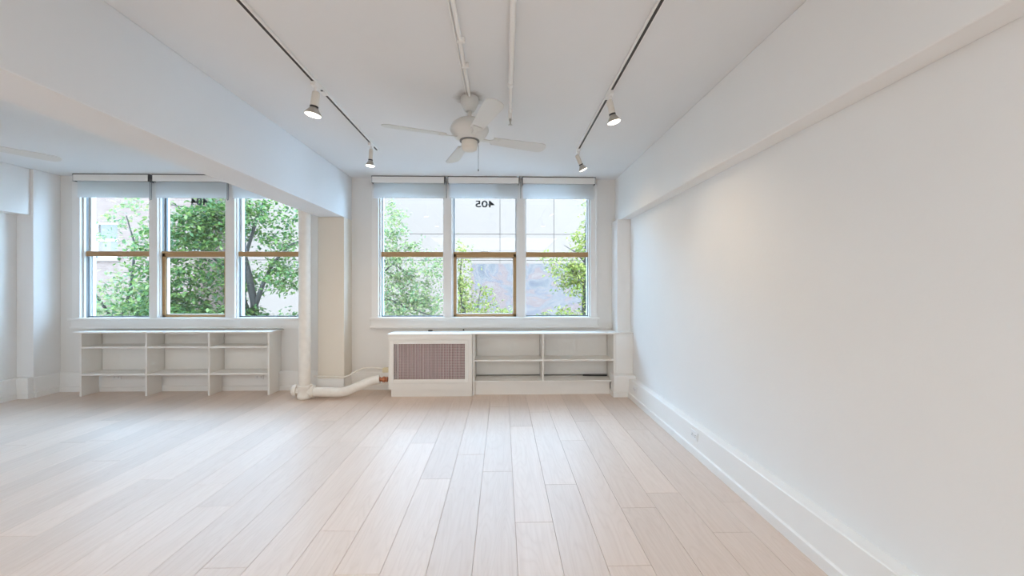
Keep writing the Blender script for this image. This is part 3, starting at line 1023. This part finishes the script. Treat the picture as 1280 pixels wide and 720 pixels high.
# ---------------------------------------------------------------- street trees
def foliage(name, blobs, mat, parent, leaf):
    vs, fs = [], []
    rnd = random.Random(len(blobs) * 31 + int(leaf * 1000))
    for (x, y, z, rx, ry, rz, n) in blobs:
        ncl = max(4, n // 14)
        for _ in range(ncl):
            while True:
                p = [rnd.uniform(-1, 1) for _ in range(3)]
                if sum(q * q for q in p) < 1:
                    break
            c = Vector((x + p[0] * rx, y + p[1] * ry, z + p[2] * rz))
            d = Vector((rnd.uniform(-1, 1), rnd.uniform(-1, 1), rnd.uniform(-0.6, 0.3))).normalized()
            for k in range(14):
                # leaves along a drooping twig
                b0 = c + d * (0.035 * k - 0.2) + Vector((rnd.gauss(0, 0.045), rnd.gauss(0, 0.045), rnd.gauss(0, 0.045)))
                L = leaf * rnd.uniform(0.65, 1.25)
                a = Vector((rnd.uniform(-1, 1), rnd.uniform(-1, 1), rnd.uniform(-1.0, 0.35))).normalized()
                s = a.cross(Vector((rnd.uniform(-.6, .6), rnd.uniform(-.6, .6), 1))).normalized()
                nrm = s.cross(a)
                i = len(vs)
                vs += [b0, b0 + a * L * 0.45 + s * L * 0.30 + nrm * L * 0.06, b0 + a * L, b0 + a * L * 0.45 - s * L * 0.30 + nrm * L * 0.06]
                fs += [(i, i + 1, i + 2), (i, i + 2, i + 3)]
    me = bpy.data.meshes.new(name)
    me.from_pydata([tuple(v) for v in vs], [], fs)
    me.materials.append(mat)
    o = bpy.data.objects.new(name, me)
    C.objects.link(o)
    o.parent = parent
    o.matrix_parent_inverse = Matrix.Translation(-parent.location)
    return tag(o, kind='stuff')


def tree(label, base, trunk, branches, blobs, mat, leaf=0.10, name='street_tree'):
    t = thing(name, label, 'tree', base, 'street trees outside the windows')
    MB().tube(trunk[0], trunk[1], 10).build('trunk', M_bark, t)
    for pts, r in branches:
        n = len(pts)
        MB().tube(pts, [r * (1 - 0.75 * i / (n - 1)) for i in range(n)], 7).build('branch', M_bark, t)
    foliage('foliage', blobs, mat, t, leaf)
    return t


# far left tree: low crown in front of the brick building, with some sprigs higher up on its right
tree('pale leafy tree in front of the brick building, left of the 404 pane', (-8.9, 9.2, ZG + 0.12),
     ([(-8.9, 9.2, ZG + 0.12), (-8.8, 9.2, -4), (-8.9, 9.2, -0.5), (-9.0, 9.2, 0.6)], [0.22, 0.18, 0.13, 0.09]),
     [([(-9.0, 9.2, 0.6), (-9.4, 9.1, 1.3), (-9.9, 9.0, 1.8), (-10.4, 9.0, 2.1)], 0.035), ([(-9.0, 9.2, 0.4), (-8.6, 9.1, 1.4), (-8.4, 9.0, 2.4), (-8.6, 9.0, 3.1)], 0.04), ([(-9.0, 9.2, 0.3), (-9.6, 9.2, 0.9), (-10.2, 9.2, 1.1)], 0.03)],
     [(-9.2, 9.2, 1.35, 1.2, 0.8, 0.55, 1300), (-10.3, 9.2, 1.0, 0.7, 0.7, 0.5, 560), (-8.6, 9.1, 2.95, 0.5, 0.5, 0.75, 300), (-8.9, 9.2, 0.6, 1.6, 0.8, 0.5, 1500), (-9.25, 9.1, 2.65, 0.35, 0.3, 0.12, 56)],
     M_leaf_pale, 0.10)
# the large dense tree behind the 404 pane
tree('dense dark green tree with forked trunk outside the left window by the column', (-5.55, 9.0, ZG + 0.12),
     ([(-5.55, 9.0, ZG + 0.12), (-5.6, 9.0, -4), (-5.66, 9.0, 0.2), (-5.72, 9.0, 1.1), (-5.88, 9.0, 1.9), (-6.1, 9.0, 2.8), (-6.2, 9.0, 4.2)], [0.22, 0.17, 0.09, 0.08, 0.065, 0.05, 0.035]),
     [([(-5.69, 9.0, 1.05), (-5.5, 9.0, 1.6), (-5.3, 9.0, 2.0), (-4.9, 8.9, 2.4), (-4.6, 8.9, 2.55)], 0.055),
      ([(-5.78, 9.0, 0.6), (-5.95, 9.0, 1.2), (-6.3, 9.0, 1.9), (-6.9, 9.0, 2.3), (-7.5, 8.9, 2.5)], 0.05),
      ([(-5.95, 9.0, 2.1), (-5.7, 9.0, 2.9), (-5.5, 9.0, 3.5)], 0.045),
      ([(-6.1, 9.0, 2.8), (-6.8, 8.9, 3.2), (-7.6, 8.8, 3.35)], 0.035)],
     [(-7.35, 8.9, 1.9, 0.95, 0.7, 1.5, 4800), (-7.5, 8.8, 0.9, 1.0, 0.7, 0.6, 2200), (-6.7, 8.8, 2.9, 0.7, 0.6, 0.6, 1500), (-6.3, 9.1, 3.1, 0.6, 0.6, 0.6, 1000),
      (-5.5, 9.1, 3.0, 0.7, 0.6, 0.55, 1000), (-5.0, 9.0, 1.75, 0.45, 0.5, 0.4, 800), (-6.15, 9.1, 1.5, 0.35, 0.5, 0.7, 900), (-6.1, 8.8, 0.72, 0.7, 0.5, 0.36, 1900), (-5.3, 8.9, 0.68, 0.6, 0.4, 0.2, 500), (-7.3, 8.6, 0.75, 0.9, 0.4, 0.4, 1200), (-4.95, 9.0, 2.5, 0.6, 0.5, 0.22, 240), (-4.85, 8.9, 0.75, 0.35, 0.5, 0.2, 240), (-5.5, 9.3, 2.0, 0.5, 0.3, 0.5, 240)],
     M_leaf_mid, 0.105)
# feathery pale tree in the first pane of the right window
tree('feathery pale green tree outside the right window pane next to the column', (-3.2, 9.4, ZG + 0.12),
     ([(-3.2, 9.4, ZG + 0.12), (-3.25, 9.4, -4), (-3.2, 9.4, 0.0), (-3.1, 9.4, 1.6), (-2.9, 9.4, 3.0)], [0.2, 0.17, 0.11, 0.07, 0.03]),
     [([(-3.2, 9.4, 1.15), (-2.7, 9.3, 1.15), (-2.2, 9.2, 0.95), (-1.6, 9.2, 0.75)], 0.04), ([(-3.15, 9.4, 2.2), (-2.6, 9.3, 2.0), (-2.1, 9.3, 1.7)], 0.025), ([(-3.1, 9.4, 1.6), (-2.6, 9.4, 2.1), (-2.2, 9.4, 2.5)], 0.025)],
     [(-2.75, 9.4, 2.9, 0.42, 0.5, 0.75, 1050), (-2.7, 9.4, 2.0, 0.6, 0.6, 0.5, 1150), (-2.55, 9.4, 1.25, 0.8, 0.6, 0.6, 2300), (-1.75, 9.4, 1.9, 0.4, 0.5, 0.4, 520), (-1.85, 9.4, 1.1, 0.45, 0.5, 0.5, 900), (-2.15, 9.4, 2.45, 0.45, 0.4, 0.18, 200)],
     M_leaf_pale, 0.085)
# young tree whose top shows in the 405 pane
tree('young slender tree rising in the lower part of the 405 pane', (-0.75, 9.0, ZG + 0.12),
     ([(-0.75, 9.0, ZG + 0.12), (-0.78, 9.0, -4), (-0.85, 9.0, 0.0), (-0.9, 9.0, 1.0)], [0.14, 0.11, 0.06, 0.03]),
     [([(-0.88, 9.0, 0.6), (-1.0, 9.0, 1.5), (-0.95, 9.0, 2.3)], 0.03), ([(-0.86, 9.0, 0.3), (-0.6, 9.0, 0.8), (-0.5, 9.0, 1.5)], 0.022), ([(-0.86, 9.0, 0.3), (-0.3, 9.0, 0.75), (0.1, 9.0, 0.85)], 0.02)],
     [(-1.0, 9.0, 2.05, 0.26, 0.3, 0.5, 420), (-1.0, 9.0, 1.35, 0.35, 0.35, 0.4, 640), (-0.75, 9.0, 0.9, 0.4, 0.35, 0.3, 520), (-0.40, 9.0, 1.15, 0.20, 0.25, 0.4, 260), (0.05, 9.0, 0.82, 0.3, 0.25, 0.15, 200)],
     M_leaf_gold, 0.085)
# tree at the right edge of the right window
tree('yellow green tree at the right edge of the right window by the pilaster', (1.9, 9.0, ZG + 0.12),
     ([(1.9, 9.0, ZG + 0.12), (1.9, 9.0, -4), (1.95, 9.0, 0.4), (1.98, 9.0, 2.0), (2.0, 9.0, 3.4)], [0.2, 0.16, 0.10, 0.06, 0.03]),
     [([(1.97, 9.0, 1.5), (1.6, 9.0, 1.9), (1.2, 9.0, 2.1)], 0.025), ([(1.96, 9.0, 0.4), (1.4, 9.0, 0.75), (0.9, 9.0, 0.85)], 0.025), ([(1.98, 9.0, 2.0), (1.7, 9.0, 2.3), (1.45, 9.0, 2.45)], 0.02)],
     [(1.75, 9.0, 1.75, 0.42, 0.4, 0.45, 1300), (1.95, 9.0, 2.5, 0.30, 0.35, 0.35, 520), (2.1, 9.0, 3.3, 0.2, 0.3, 0.6, 360), (1.4, 9.0, 1.95, 0.4, 0.3, 0.2, 260), (1.1, 9.0, 2.2, 0.25, 0.2, 0.1, 70), (1.55, 9.0, 0.78, 0.7, 0.4, 0.22, 620), (1.0, 9.0, 0.7, 0.3, 0.3, 0.12, 120), (2.1, 9.0, 1.1, 0.2, 0.3, 0.3, 260)],
     M_leaf_gold, 0.09)
